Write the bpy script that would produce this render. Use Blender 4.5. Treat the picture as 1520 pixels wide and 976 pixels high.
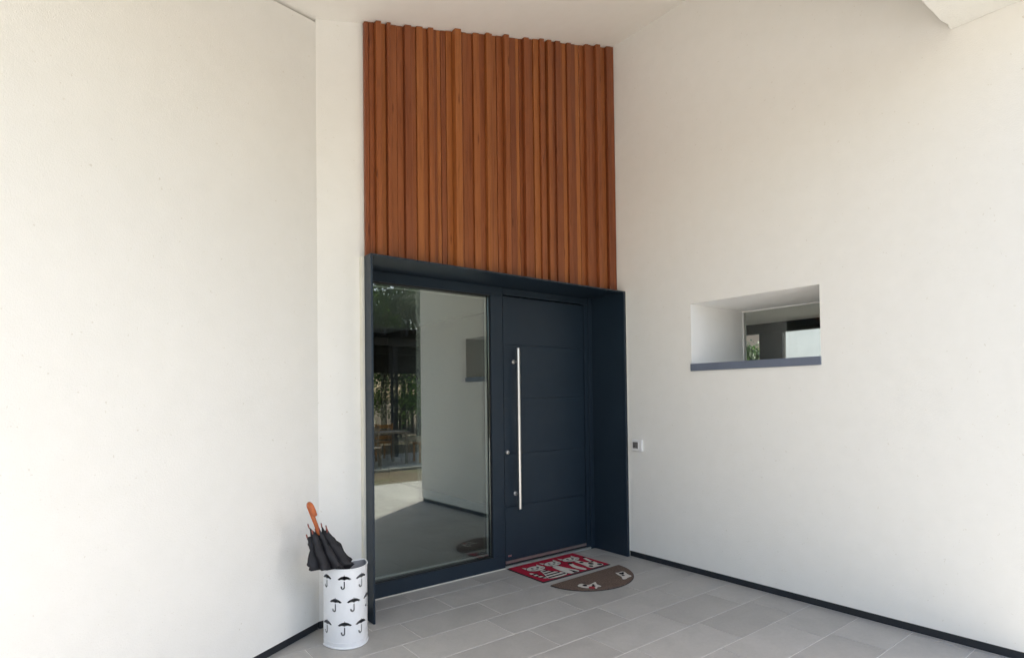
import bpy, bmesh, math, random
from mathutils import Vector, Matrix
random.seed(7)
for o in list(bpy.data.objects): bpy.data.objects.remove(o)
S = bpy.context.scene
COL = S.collection
rad = math.radians

# ---------------------------------------------------------------- camera
cam_d = bpy.data.cameras.new('camera'); cam = bpy.data.objects.new('camera', cam_d); COL.objects.link(cam)
YAW, PITCH, ROLL = 0.660446390, 0.0188248766, -0.0125231971
fw = Vector((math.sin(YAW)*math.cos(PITCH), math.cos(YAW)*math.cos(PITCH), math.sin(PITCH)))
rt = Vector((math.cos(YAW), -math.sin(YAW), 0)); up = rt.cross(fw)
c_, s_ = math.cos(ROLL), math.sin(ROLL)
rt, up = c_*rt + s_*up, -s_*rt + c_*up
cam.matrix_world = Matrix(((rt.x, up.x, -fw.x, 0), (rt.y, up.y, -fw.y, 0), (rt.z, up.z, -fw.z, 1.46), (0, 0, 0, 1)))
cam_d.sensor_fit = 'HORIZONTAL'; cam_d.sensor_width = 36; cam_d.lens = 36*862.34/1520
cam_d.shift_y = 84.36/1520; cam_d.clip_start = 0.02; cam_d.clip_end = 3000
S.camera = cam

# ---------------------------------------------------------------- world, sun, exposure
SUN_AZ = math.atan2(0.82, -0.57); SUN_EL = rad(48)
w = bpy.data.worlds.new('World'); S.world = w; w.use_nodes = True
nt = w.node_tree; nt.nodes.clear()
out = nt.nodes.new('ShaderNodeOutputWorld'); bg = nt.nodes.new('ShaderNodeBackground'); sky = nt.nodes.new('ShaderNodeTexSky')
sky.sky_type = 'NISHITA'; sky.sun_disc = False; sky.sun_elevation = SUN_EL; sky.sun_rotation = SUN_AZ
sky.air_density = 1.0; sky.dust_density = 2.5; sky.ozone_density = 0.4
bg.inputs['Strength'].default_value = 0.15
nt.links.new(sky.outputs[0], bg.inputs[0]); nt.links.new(bg.outputs[0], out.inputs[0])
sl = bpy.data.lights.new('sun', 'SUN'); sl.energy = 4.2; sl.angle = rad(0.53); sl.color = (1.0, 0.94, 0.85)
sun = bpy.data.objects.new('sun', sl); COL.objects.link(sun)
sdir = Vector((math.sin(SUN_AZ)*math.cos(SUN_EL), math.cos(SUN_AZ)*math.cos(SUN_EL), math.sin(SUN_EL)))
sun.rotation_euler = sdir.to_track_quat('Z', 'Y').to_euler(); sun.location = sdir*40
S.view_settings.view_transform = 'Standard'; S.view_settings.look = 'None'
S.view_settings.gamma = 1; S.view_settings.exposure = 1.62
S.render.engine = 'CYCLES'
S.cycles.max_bounces = 12; S.cycles.diffuse_bounces = 7; S.cycles.glossy_bounces = 5; S.cycles.transparent_max_bounces = 16
S.cycles.caustics_reflective = False; S.cycles.caustics_refractive = False

# ---------------------------------------------------------------- material helpers
def mat(name):
    m = bpy.data.materials.new(name); m.use_nodes = True
    n = m.node_tree.nodes; b = n['Principled BSDF']
    return m, n, m.node_tree.links, b
def coords(n, l, scale=(1, 1, 1), rnd=False):
    tc = n.new('ShaderNodeTexCoord'); mp = n.new('ShaderNodeMapping'); mp.inputs['Scale'].default_value = scale
    if rnd:
        oi = n.new('ShaderNodeObjectInfo'); mu = n.new('ShaderNodeVectorMath'); mu.operation = 'SCALE'; mu.inputs[3].default_value = 1
        cb = n.new('ShaderNodeCombineXYZ'); m1 = n.new('ShaderNodeMath'); m1.operation = 'MULTIPLY'; m1.inputs[1].default_value = 37.0
        l.new(oi.outputs['Random'], m1.inputs[0])
        for i in range(3): l.new(m1.outputs[0], cb.inputs[i])
        ad = n.new('ShaderNodeVectorMath'); ad.operation = 'ADD'
        l.new(tc.outputs['Object'], ad.inputs[0]); l.new(cb.outputs[0], ad.inputs[1]); l.new(ad.outputs[0], mp.inputs[0])
    else:
        l.new(tc.outputs['Object'], mp.inputs[0])
    return mp.outputs[0]
def noise(n, l, v, scale, detail=4, rough=0.55, dist=0):
    t = n.new('ShaderNodeTexNoise'); t.inputs['Scale'].default_value = scale; t.inputs['Detail'].default_value = detail
    t.inputs['Roughness'].default_value = rough; t.inputs['Distortion'].default_value = dist
    if v is not None: l.new(v, t.inputs['Vector'])
    return t.outputs['Fac']
def ramp(n, l, fac, stops):
    r = n.new('ShaderNodeValToRGB'); e = r.color_ramp.elements
    while len(e) < len(stops): e.new(0.5)
    for i, (p, c) in enumerate(stops): e[i].position = p; e[i].color = (*c, 1)
    l.new(fac, r.inputs[0]); return r.outputs[0]
def mixc(n, l, fac, a, b, mode='MIX'):
    m = n.new('ShaderNodeMix'); m.data_type = 'RGBA'; m.blend_type = mode
    for s, v in ((0, fac), (6, a), (7, b)):
        if isinstance(v, (int, float)): m.inputs[s].default_value = v
        elif isinstance(v, tuple): m.inputs[s].default_value = (*v, 1)
        else: l.new(v, m.inputs[s])
    return m.outputs[2]
def bump(n, l, b, h, strength, dist):
    bp = n.new('ShaderNodeBump'); bp.inputs['Strength'].default_value = strength; bp.inputs['Distance'].default_value = dist
    l.new(h, bp.inputs['Height']); l.new(bp.outputs[0], b.inputs['Normal'])
def simple(name, col, rough=0.5, metal=0.0, var=0.12, vscale=6, spec=0.5, bumpst=0.0, bscale=120):
    m, n, l, b = mat(name)
    v = coords(n, l)
    f = noise(n, l, v, vscale, 5)
    lo = tuple(c*(1-var) for c in col); hi = tuple(min(1, c*(1+var)) for c in col)
    l.new(ramp(n, l, f, [(0.3, lo), (0.7, hi)]), b.inputs['Base Color'])
    b.inputs['Roughness'].default_value = rough; b.inputs['Metallic'].default_value = metal
    b.inputs['Specular IOR Level'].default_value = spec
    if bumpst: bump(n, l, b, noise(n, l, v, bscale, 3), bumpst, 0.002)
    return m
def stucco(name, col, grain=1.0):
    m, n, l, b = mat(name)
    v = coords(n, l)
    big = noise(n, l, v, 0.9, 4, 0.6); mid = noise(n, l, v, 9, 4)
    c = mixc(n, l, big, tuple(x*0.985 for x in col), col)
    c2 = ramp(n, l, mid, [(0.25, (0.975, 0.975, 0.97)), (0.7, (1, 1, 1))])
    c = mixc(n, l, 1.0, c, c2, 'MULTIPLY')
    # sparse dark specks and faint weather marks
    sp = noise(n, l, v, 55, 2, 0.5); spf = ramp(n, l, sp, [(0.23, (0.86, 0.84, 0.8)), (0.28, (1, 1, 1))])
    c = mixc(n, l, 1.0, c, spf, 'MULTIPLY')
    l.new(c, b.inputs['Base Color']); b.inputs['Roughness'].default_value = 0.9; b.inputs['Specular IOR Level'].default_value = 0.25
    # scratched render: fine grain with short vertical and horizontal drag marks
    g1 = noise(n, l, coords(n, l, (1, 1, 0.35)), 290, 3, 0.6)
    g2 = noise(n, l, coords(n, l, (0.4, 0.4, 1)), 240, 2, 0.6)
    g3 = noise(n, l, v, 14, 3)
    a = n.new('ShaderNodeMath'); a.operation = 'ADD'; l.new(g1, a.inputs[0]); l.new(g2, a.inputs[1])
    a2 = n.new('ShaderNodeMath'); a2.operation = 'MULTIPLY_ADD'; a2.inputs[1].default_value = 0.9
    l.new(g3, a2.inputs[0]); l.new(a.outputs[0], a2.inputs[2])
    bump(n, l, b, a2.outputs[0], 0.40*grain, 0.003)
    return m
def wood_clad():
    m, n, l, b = mat('oiled_cedar')
    oi = n.new('ShaderNodeObjectInfo')
    base = ramp(n, l, oi.outputs['Random'], [(0.0, (0.225, 0.068, 0.025)), (0.3, (0.27, 0.083, 0.027)), (0.55, (0.31, 0.101, 0.031)), (0.8, (0.39, 0.14, 0.038)), (1.0, (0.24, 0.070, 0.027))])
    v = coords(n, l, (22, 22, 0.9), True)
    gr = noise(n, l, v, 3.2, 8, 0.65, 0.8)
    gcol = ramp(n, l, gr, [(0.3, (0.62, 0.55, 0.5)), (0.5, (0.95, 0.93, 0.92)), (0.75, (1.0, 1.0, 1.0))])
    c = mixc(n, l, 1.0, base, gcol, 'MULTIPLY')
    v2 = coords(n, l, (3, 3, 0.8), True)
    blot = noise(n, l, v2, 2.2, 3)
    c = mixc(n, l, 1.0, c, ramp(n, l, blot, [(0.3, (0.84, 0.8, 0.78)), (0.65, (1, 1, 1))]), 'MULTIPLY')
    # knots
    vo = n.new('ShaderNodeTexVoronoi'); vo.inputs['Scale'].default_value = 1.0; l.new(coords(n, l, (9, 9, 1.6), True), vo.inputs['Vector'])
    kn = ramp(n, l, vo.outputs['Distance'], [(0.03, (0.5, 0.4, 0.35)), (0.09, (1, 1, 1))])
    c = mixc(n, l, 1.0, c, kn, 'MULTIPLY')
    l.new(c, b.inputs['Base Color']); b.inputs['Roughness'].default_value = 0.42; b.inputs['Specular IOR Level'].default_value = 0.35
    bump(n, l, b, gr, 0.12, 0.002)
    return m
def tile_mat():
    m, n, l, b = mat('grey_porcelain')
    oi = n.new('ShaderNodeObjectInfo')
    base = ramp(n, l, oi.outputs['Random'], [(0, (0.405, 0.39, 0.365)), (0.5, (0.435, 0.42, 0.395)), (1, (0.462, 0.447, 0.42))])
    v = coords(n, l, (1, 1, 1), True)
    f = noise(n, l, v, 4.5, 7, 0.62, 0.6)
    c = mixc(n, l, 1.0, base, ramp(n, l, f, [(0.28, (0.84, 0.84, 0.84)), (0.62, (1.0, 1.0, 1.0)), (0.8, (1, 1, 1))]), 'MULTIPLY')
    f2 = noise(n, l, v, 60, 3)
    c = mixc(n, l, 1.0, c, ramp(n, l, f2, [(0.3, (0.94, 0.94, 0.93)), (0.6, (1, 1, 1))]), 'MULTIPLY')
    l.new(c, b.inputs['Base Color'])
    l.new(ramp(n, l, f, [(0.3, (0.42,)*3), (0.7, (0.58,)*3)]), b.inputs['Roughness'])
    b.inputs['Specular IOR Level'].default_value = 0.4
    bump(n, l, b, f2, 0.05, 0.001)
    return m
def glass_mat(name, refl, tint):
    m, n, l, b = mat(name); n.remove(b)
    o = n['Material Output']
    tr = n.new('ShaderNodeBsdfTransparent'); tr.inputs[0].default_value = (*tint, 1)
    gl = n.new('ShaderNodeBsdfGlossy'); gl.inputs['Roughness'].default_value = 0.0; gl.inputs[0].default_value = (0.97, 0.985, 0.965, 1)
    fr = n.new('ShaderNodeFresnel'); fr.inputs[0].default_value = 1.5
    # faint streaks of dust vary the reflection a little
    d = noise(n, l, coords(n, l, (1, 1, 0.25)), 3, 4)
    ad = n.new('ShaderNodeMath'); ad.operation = 'MULTIPLY_ADD'; ad.inputs[1].default_value = 0.02; ad.inputs[2].default_value = refl-0.01
    l.new(d, ad.inputs[0])
    a2 = n.new('ShaderNodeMath'); a2.operation = 'ADD'; a2.use_clamp = True
    l.new(fr.outputs[0], a2.inputs[0]); l.new(ad.outputs[0], a2.inputs[1])
    mx = n.new('ShaderNodeMixShader'); l.new(a2.outputs[0], mx.inputs[0]); l.new(tr.outputs[0], mx.inputs[1]); l.new(gl.outputs[0], mx.inputs[2])
    l.new(mx.outputs[0], o.inputs['Surface'])
    return m
def leaf_mat(name, a, b_, c_):
    m, n, l, b = mat(name)
    f = noise(n, l, coords(n, l), 1.7, 3)
    g = n.new('ShaderNodeNewGeometry')
    col = ramp(n, l, g.outputs['Random Per Island'], [(0, a), (0.55, b_), (1, c_)])
    col = mixc(n, l, 1.0, col, ramp(n, l, f, [(0.3, (0.7, 0.75, 0.7)), (0.7, (1, 1, 1))]), 'MULTIPLY')
    l.new(col, b.inputs['Base Color']); b.inputs['Roughness'].default_value = 0.5
    tl = n.new('ShaderNodeBsdfTranslucent'); l.new(col, tl.inputs[0])
    mx = n.new('ShaderNodeMixShader'); mx.inputs[0].default_value = 0.65
    l.new(b.outputs[0], mx.inputs[1]); l.new(tl.outputs[0], mx.inputs[2]); l.new(mx.outputs[0], n['Material Output'].inputs['Surface'])
    return m
def ground_mat():
    m, n, l, b = mat('dry_lawn')
    v = coords(n, l)
    f = noise(n, l, v, 0.8, 6, 0.65); g = noise(n, l, v, 30, 5, 0.7)
    c = ramp(n, l, f, [(0.3, (0.10, 0.075, 0.045)), (0.5, (0.17, 0.13, 0.08)), (0.7, (0.10, 0.12, 0.045))])
    c = mixc(n, l, 1.0, c, ramp(n, l, g, [(0.3, (0.55, 0.55, 0.5)), (0.65, (1, 1, 1))]), 'MULTIPLY')
    l.new(c, b.inputs['Base Color']); b.inputs['Roughness'].default_value = 0.95
    bump(n, l, b, g, 0.8, 0.03)
    return m
def mat_fibre(name, col, var=0.35):
    m, n, l, b = mat(name)
    v = coords(n, l)
    f = noise(n, l, v, 120, 4, 0.8); g = noise(n, l, v, 12, 3)
    c = ramp(n, l, f, [(0.3, tuple(x*(1-var) for x in col)), (0.7, tuple(x*(1+var) for x in col))])
    c = mixc(n, l, 1.0, c, ramp(n, l, g, [(0.3, (0.85,)*3), (0.7, (1, 1, 1))]), 'MULTIPLY')
    l.new(c, b.inputs['Base Color']); b.inputs['Roughness'].default_value = 1.0; b.inputs['Specular IOR Level'].default_value = 0.1
    bump(n, l, b, f, 0.8, 0.004)
    return m

M = {}
M['stucco'] = stucco('cream_stucco', (0.825, 0.816, 0.78))
M['smooth'] = stucco('smooth_paint', (0.82, 0.81, 0.77), 0.25)
M['soffit'] = stucco('soffit_paint', (0.88, 0.862, 0.815), 0.7)
M['rough'] = stucco('rough_concrete_paint', (0.88, 0.875, 0.83), 2.2)
M['navy'] = simple('navy_powder_coat', (0.0125, 0.0235, 0.037), 0.40, 0, 0.06, 3, 0.4, 0.06, 900)
M['plinth'] = simple('dark_plinth', (0.012, 0.016, 0.022), 0.55, 0, 0.3, 5)
M['black'] = simple('black_rubber', (0.008, 0.008, 0.009), 0.6)
M['wood'] = wood_clad()
M['backing'] = simple('dark_membrane', (0.02, 0.012, 0.008), 0.9)
M['tile'] = tile_mat()
M['grout'] = simple('pale_grout', (0.63, 0.61, 0.575), 0.95, 0, 0.1, 20)
M['steel'] = simple('brushed_steel', (0.72, 0.70, 0.67), 0.28, 1.0, 0.04, 30)
M['alu'] = simple('aluminium', (0.62, 0.64, 0.62), 0.4, 0.7, 0.05, 10)
M['seal'] = simple('pale_sealant', (0.72, 0.70, 0.62), 0.7, 0, 0.06)
M['glass'] = glass_mat('glazing', 0.058, (0.84, 0.87, 0.85))
M['glass2'] = glass_mat('clear_glazing', 0.0, (0.95, 0.97, 0.96))
M['sill'] = simple('blue_grey_sill', (0.13, 0.155, 0.21), 0.45, 0, 0.08)
M['white'] = simple('white_enamel', (0.80, 0.81, 0.82), 0.35, 0, 0.03, 8)
M['plastic'] = simple('white_plastic', (0.80, 0.80, 0.80), 0.35, 0, 0.02)
M['screen'] = simple('grey_screen', (0.16, 0.155, 0.15), 0.3, 0, 0.3, 60)
M['dark'] = simple('dark_key', (0.02, 0.02, 0.02), 0.4)
M['fabric'] = simple('black_nylon', (0.0105, 0.0105, 0.014), 0.62, 0, 0.25, 20, 0.4, 0.1, 500)
M['handle'] = simple('varnished_handle', (0.40, 0.095, 0.022), 0.25, 0, 0.25, 18)
M['tip'] = simple('red_tip', (0.25, 0.06, 0.04), 0.4)
M['red'] = mat_fibre('red_mat_pile', (0.42, 0.022, 0.05), 0.25)
M['brown'] = mat_fibre('brown_mat_pile', (0.155, 0.112, 0.09), 0.7)
M['rubber'] = simple('rubber_edge', (0.012, 0.012, 0.014), 0.8)
M['print_w'] = mat_fibre('cream_pile', (0.70, 0.66, 0.60), 0.12)
M['print_k'] = mat_fibre('black_pile', (0.014, 0.013, 0.015), 0.3)
M['print_r'] = mat_fibre('pink_pile', (0.40, 0.05, 0.06), 0.2)
M['kick'] = simple('kick_strip', (0.38, 0.30, 0.29), 0.35, 0.7, 0.08)  # aluminium tinted pink to paint in the red mat's reflection
M['ground'] = ground_mat()
M['bounce'] = simple('pale_bounce', (0.54, 0.525, 0.49), 0.9, 0, 0.1, 1.5, 0.3, 0.3, 40)  # pale so the added slab throws sunlight back to the porch
M['pave'] = simple('garden_flag', (0.34, 0.35, 0.32), 0.8, 0, 0.2, 3, 0.3, 0.3, 60)
M['pergola'] = simple('dark_stained_timber', (0.018, 0.019, 0.02), 0.6, 0, 0.3, 12)
M['garden_wood'] = simple('weathered_teak', (0.22, 0.19, 0.15), 0.7, 0, 0.25, 15)
M['orange_wood'] = simple('honey_teak', (0.34, 0.16, 0.04), 0.6, 0, 0.25, 15)
M['cloth'] = simple('pale_tabletop', (0.5, 0.5, 0.47), 0.6, 0, 0.1, 10)
M['bark'] = simple('bark', (0.075, 0.06, 0.045), 0.95, 0, 0.4, 14, 0.2, 0.8, 30)
M['leafA'] = leaf_mat('leaf_bright', (0.09, 0.17, 0.03), (0.14, 0.24, 0.04), (0.20, 0.29, 0.07))
M['leafB'] = leaf_mat('leaf_dark', (0.04, 0.08, 0.02), (0.06, 0.12, 0.03), (0.10, 0.16, 0.045))
M['leafC'] = leaf_mat('leaf_silver', (0.10, 0.12, 0.08), (0.16, 0.18, 0.13), (0.22, 0.24, 0.19))
M['leafD'] = leaf_mat('leaf_purple', (0.035, 0.008, 0.016), (0.06, 0.012, 0.025), (0.09, 0.02, 0.035))
M['interior'] = simple('interior_plaster', (0.80, 0.79, 0.76), 0.9, 0, 0.04, 2)
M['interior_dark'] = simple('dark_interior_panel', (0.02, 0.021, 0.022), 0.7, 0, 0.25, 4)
M['int_floor'] = simple('interior_floor', (0.30, 0.29, 0.28), 0.35, 0, 0.15, 2)
M['room_floor'] = simple('pale_room_floor', (0.66, 0.64, 0.60), 0.5, 0, 0.05, 2)
M['can_shade'] = simple('shaded_can_grey', (0.30, 0.30, 0.31), 0.6, 0, 0.1, 10)  # darker grey paints in the shade inside the white can
M['reveal'] = stucco('white_reveal_paint', (0.91, 0.91, 0.90), 0.2)
M['pale_block'] = simple('pale_blue_render', (0.27, 0.29, 0.31), 0.9, 0, 0.06, 3)
M['beige'] = simple('beige_render', (0.72, 0.50, 0.36), 0.9, 0, 0.06, 2)
M['roof'] = simple('roof_membrane', (0.2, 0.19, 0.18), 0.9)
M['rooftile'] = simple('roof_tile', (0.25, 0.09, 0.05), 0.8)
M['pane_dark'] = glass_mat('house_pane', 0.05, (0.3, 0.33, 0.33))

# ---------------------------------------------------------------- mesh helpers
class MB:
    def __init__(s): s.v = []; s.f = []; s.m = []
    def add(s, v, f, mi=0):
        o = len(s.v); s.v += [tuple(p) for p in v]; s.f += [tuple(i+o for i in q) for q in f]; s.m += [mi]*len(f); return s
    def box(s, x0, x1, y0, y1, z0, z1, mi=0):
        return s.add([(x0, y0, z0), (x1, y0, z0), (x1, y1, z0), (x0, y1, z0), (x0, y0, z1), (x1, y0, z1), (x1, y1, z1), (x0, y1, z1)],
                     [(3, 2, 1, 0), (4, 5, 6, 7), (0, 1, 5, 4), (1, 2, 6, 5), (2, 3, 7, 6), (3, 0, 4, 7)], mi)
    def prism(s, pts, z0, z1, mi=0):
        n = len(pts)
        area = sum(pts[i][0]*pts[(i+1) % n][1]-pts[(i+1) % n][0]*pts[i][1] for i in range(n))
        if area < 0: pts = pts[::-1]
        v = [(p[0], p[1], z0) for p in pts]+[(p[0], p[1], z1) for p in pts]
        return s.add(v, [tuple(range(n-1, -1, -1)), tuple(range(n, 2*n))]+[(i, (i+1) % n, n+(i+1) % n, n+i) for i in range(n)], mi)
    def tube(s, path, r, seg=10, mi=0, cap=True):
        P = [Vector(p) for p in path]; rr = r if isinstance(r, (list, tuple)) else [r]*len(P)
        t0 = (P[1]-P[0]).normalized(); a = t0.orthogonal().normalized(); rings = []
        for i, p in enumerate(P):
            t = ((P[min(i+1, len(P)-1)]-P[max(i-1, 0)])).normalized()
            a = (a-t*a.dot(t)).normalized(); b = t.cross(a)
            rings.append([p+(a*math.cos(2*math.pi*k/seg)+b*math.sin(2*math.pi*k/seg))*rr[i] for k in range(seg)])
        v = [q for rg in rings for q in rg]; f = []
        for i in range(len(P)-1):
            for k in range(seg):
                k2 = (k+1) % seg; f.append((i*seg+k, i*seg+k2, (i+1)*seg+k2, (i+1)*seg+k))
        if cap: f.append(tuple(range(seg-1, -1, -1))); f.append(tuple((len(P)-1)*seg+k for k in range(seg)))
        return s.add(v, f, mi)
    def mesh(s, name, mats, smooth=False, bevel=0, seg=2):
        me = bpy.data.meshes.new(name); me.from_pydata(s.v, [], s.f)
        mats = mats if isinstance(mats, (list, tuple)) else [mats]
        for k in mats: me.materials.append(M[k])
        me.polygons.foreach_set('material_index', s.m)
        bm = bmesh.new(); bm.from_mesh(me)
        if bevel:
            bmesh.ops.bevel(bm, geom=[e for e in bm.edges if len(e.link_faces) == 2 and e.calc_face_angle(0) > 0.5], offset=bevel, segments=seg, profile=0.6, affect='EDGES', clamp_overlap=True)
        bmesh.ops.recalc_face_normals(bm, faces=bm.faces); bm.to_mesh(me); bm.free()
        if smooth:
            me.polygons.foreach_set('use_smooth', [True]*len(me.polygons))
            if hasattr(me, 'set_sharp_from_angle'): me.set_sharp_from_angle(angle=rad(35))
        me.update(); return me
    def build(s, name, mats, parent=None, smooth=False, bevel=0, seg=2):
        return link(name, s.mesh(name, mats, smooth, bevel, seg), parent)
def link(name, me, parent=None):
    o = bpy.data.objects.new(name, me); COL.objects.link(o)
    if parent is not None:
        o.parent = parent; o.matrix_parent_inverse = Matrix.Translation(parent.location).inverted() if parent.rotation_euler.z == 0 else parent.matrix_basis.inverted()
    return o
def tag(o, label=None, cat=None, group=None, kind=None):
    for k, v in (('label', label), ('category', cat), ('group', group), ('kind', kind)):
        if v: o[k] = v
    return o
def thing(name, loc, label, cat, group=None):
    o = bpy.data.objects.new(name, None); o.empty_display_size = 0.1; COL.objects.link(o); o.location = loc
    return tag(o, label, cat, group)
def bx(*a): return MB().box(*a)

# ---------------------------------------------------------------- key planes (metres; X along the door wall, Y into the house, camera over the origin)
YW = 3.70     # face of the door wall
YD = 3.97     # front of the door frame
YS = 3.55     # front of the metal surround
XR = 4.10     # face of the right wall
XG = 4.875    # glass of the recessed window
YE = 0.68     # free end of the right wall
def ceil_z(x): return max(3.565, 4.02+0.29*(x-1.64))
LW0 = Vector((1.30, YW)); LWD = Vector((-0.8567, -0.5159)); LWN = Vector((-0.5159, 0.8567))   # oblique left wall

# ---------------------------------------------------------------- ground and porch floor
g = MB().add([(-400, -400, -0.10), (400, -400, -0.10), (400, 400, -0.10), (-400, 400, -0.10)], [(0, 1, 2, 3)]).build('ground', 'ground')
tag(g, kind='structure')
dv = bx(-14, 2.45, -9.0, -1.13, -0.16, -0.012).build('reflector', 'bounce'); tag(dv, 'added unseen pale driveway in front of the porch', None, None, 'structure')  # out of view, added to bounce sunlight into the porch
FX0, FX1, FY0, FY1 = -4.6, 9.6, -1.12, YD
pf = MB()
pf.box(FX0, FX1, FY0, YE+0.1, -0.20, -0.0026); pf.box(FX0, XR+0.1, YE+0.1, FY1-0.02, -0.20, -0.0026)
floor = tag(pf.build('porch_floor', 'grout'), 'grey porcelain tiled porch floor running out to the sunny patio', None, None, 'structure')
offs = {0: 2.01, 1: 2.16, 2: 1.74, 3: 1.60, 4: 2.32, 5: 2.53, 6: 2.01, 7: 1.78, 8: 3.70, 9: 2.22}
TL, TW = 0.61, 0.3045
tcache = {}
rest = MB()
row = 0; ytop = 3.765
rows = [(3.765, FY1)]
y = 3.765
while y > FY0+0.02:
    rows.append((max(y-TW, FY0), y)); y -= TW
for ri, (y0, y1) in enumerate(rows):
    x = offs.get(ri, random.uniform(0, TL)); x -= math.ceil((x-FX0)/TL)*TL
    xmax = XR if y1 > YE+0.12 else FX1
    while x < xmax-0.01:
        xa, xb = max(x, FX0), min(x+TL, xmax)
        if xb-xa > 0.02:
            gx = 0.0027
            near = (xb > 0.7 and y0 > 1.2 and xa < 4.2) or (xb > 2.6 and xb < 7.2 and y0 < 1.3)
            hw, hh = (xb-xa)/2-gx, (y1-y0)/2-gx
            cx, cy = (xa+xb)/2, (y0+y1)/2
            if near:
                key = (round(hw, 3), round(hh, 3))
                if key not in tcache: tcache[key] = MB().box(-hw, hw, -hh, hh, -0.012, 0).mesh('tile', 'tile', False, 0.0015, 1)
                t = link('tile', tcache[key]); t.parent = floor; t.location = (cx, cy, random.uniform(-0.0005, 0.0003))
            else: rest.box(cx-hw, cx+hw, cy-hh, cy+hh, -0.012, 0)
        x += TL
tag(rest.build('tile_field', 'tile', floor), kind='stuff')

# ---------------------------------------------------------------- house shell
# left oblique wall
def lpt(t, d): p = LW0+LWD*t+LWN*d; return (p.x, p.y)
lw = thing('stucco_wall', (0.0, 2.92, 0), 'oblique cream stucco wall behind the white umbrella stand', 'wall')
b = MB(); n_seg = 8; L = 4.9
vs = []; fs = []
for i in range(n_seg+1):
    t = L*i/n_seg
    for d in (0, 0.30):
        px, py = lpt(t, d); zt = ceil_z(lpt(t, 0)[0])-0.022
        if d and i == 0: px, py = 1.30, YW+0.32
        vs += [(px, py, 0.05), (px, py, zt)]
for i in range(n_seg):
    a, c = i*4, (i+1)*4
    fs += [(a, c, c+1, a+1), (a+2, a+3, c+3, c+2), (a+1, c+1, c+3, a+3), (a, a+2, c+2, c)]
fs += [(0, 1, 3, 2), (n_seg*4, n_seg*4+2, n_seg*4+3, n_seg*4+1)]
b.add(vs, fs); b.build('render_face', 'stucco', lw)
p = MB(); p.prism([lpt(0, 0.012), lpt(L, 0.012), lpt(L, 0.28), lpt(0.2, 0.28)], -0.002, 0.052); p.build('plinth', 'plinth', lw)
# door wall: short return left of the surround and the band above the door behind the cladding
dw = thing('stucco_wall', (1.45, YW+0.1, 0), 'narrow cream stucco return beside the navy door surround', 'wall')
d0 = MB().add([(1.30, YW, .05), (1.60, YW, .05), (1.60, YW, ceil_z(1.6)+.02), (1.30, YW, ceil_z(1.3)+.02),
          (1.30, YW+.6, .05), (1.60, YW+.6, .05), (1.60, YW+.6, ceil_z(1.6)+.02), (1.30, YW+.6, ceil_z(1.3)+.02)],
         [(0, 1, 2, 3), (5, 4, 7, 6), (4, 0, 3, 7), (1, 5, 6, 2), (3, 2, 6, 7), (4, 5, 1, 0)]).build('render_face', 'stucco', dw)
bx(1.305, 1.60, YW+0.012, YW+0.5, -0.002, 0.052).build('plinth', 'plinth', dw)
# right wall with the deep window opening
rw = thing('stucco_wall', (4.5, 2.3, 0), 'long cream stucco wall with a deep slot window', 'wall')
ys = [YE, 1.835, 2.865, 4.30]; zs = [0.05, 1.655, 2.205, 5.0]; XB = XG+0.05
vs = []; fs = []
for xx in (XR, XB):
    for yy in ys:
        for zz in zs: vs.append((xx, yy, zz))
vid = lambda k, i, j: k*16+i*4+j
for i in range(3):
    for j in range(3):
        if (i, j) == (1, 1): continue
        fs += [(vid(0, i, j), vid(0, i, j+1), vid(0, i+1, j+1), vid(0, i+1, j)), (vid(1, i, j), vid(1, i+1, j), vid(1, i+1, j+1), vid(1, i, j+1))]
fs += [(vid(0, 1, 1), vid(0, 1, 2), vid(1, 1, 2), vid(1, 1, 1)), (vid(0, 2, 1), vid(1, 2, 1), vid(1, 2, 2), vid(0, 2, 2)),
       (vid(0, 1, 1), vid(1, 1, 1), vid(1, 2, 1), vid(0, 2, 1)), (vid(0, 1, 2), vid(0, 2, 2), vid(1, 2, 2), vid(1, 1, 2))]
for i in range(3): fs += [(vid(0, i, 0), vid(0, i+1, 0), vid(1, i+1, 0), vid(1, i, 0)), (vid(0, i, 3), vid(1, i, 3), vid(1, i+1, 3), vid(0, i+1, 3))]
for j in range(3): fs += [(vid(0, 0, j), vid(1, 0, j), vid(1, 0, j+1), vid(0, 0, j+1)), (vid(0, 3, j), vid(0, 3, j+1), vid(1, 3, j+1), vid(1, 3, j))]
rwm = MB().add(vs, fs); rwm.m[16:20] = [1]*4
rwm.build('render_face', ['stucco', 'reveal'], rw)
bx(XR+0.012, XB-.01, YE+0.012, YW-0.14, -0.002, 0.052).build('plinth', 'plinth', rw)

# ceiling of the porch (rises to the right), canopy slab with rough edge, unseen flat roof placed over all to block light
cm = MB(); xs = [-5.0, 0.071, 1.0, 2.0, 3.0, XR+0.3]
vs = []; fs = []
for xx in xs:
    zc = ceil_z(xx)
    vs += [(xx, 1.03, zc), (xx, 4.3, zc), (xx, 1.03, zc+0.08), (xx, 4.3, zc+0.08)]
for i in range(len(xs)-1):
    a, c = i*4, (i+1)*4
    fs += [(a, a+1, c+1, c), (a+2, c+2, c+3, a+3), (a, c, c+2, a+2), (a+1, a+3, c+3, c+1)]
fs += [(0, 2, 3, 1), (20, 21, 23, 22)]
ce = cm.add(vs, fs).build('ceiling', 'soffit'); tag(ce, 'sloping cream plastered porch ceiling', None, None, 'structure')
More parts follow.
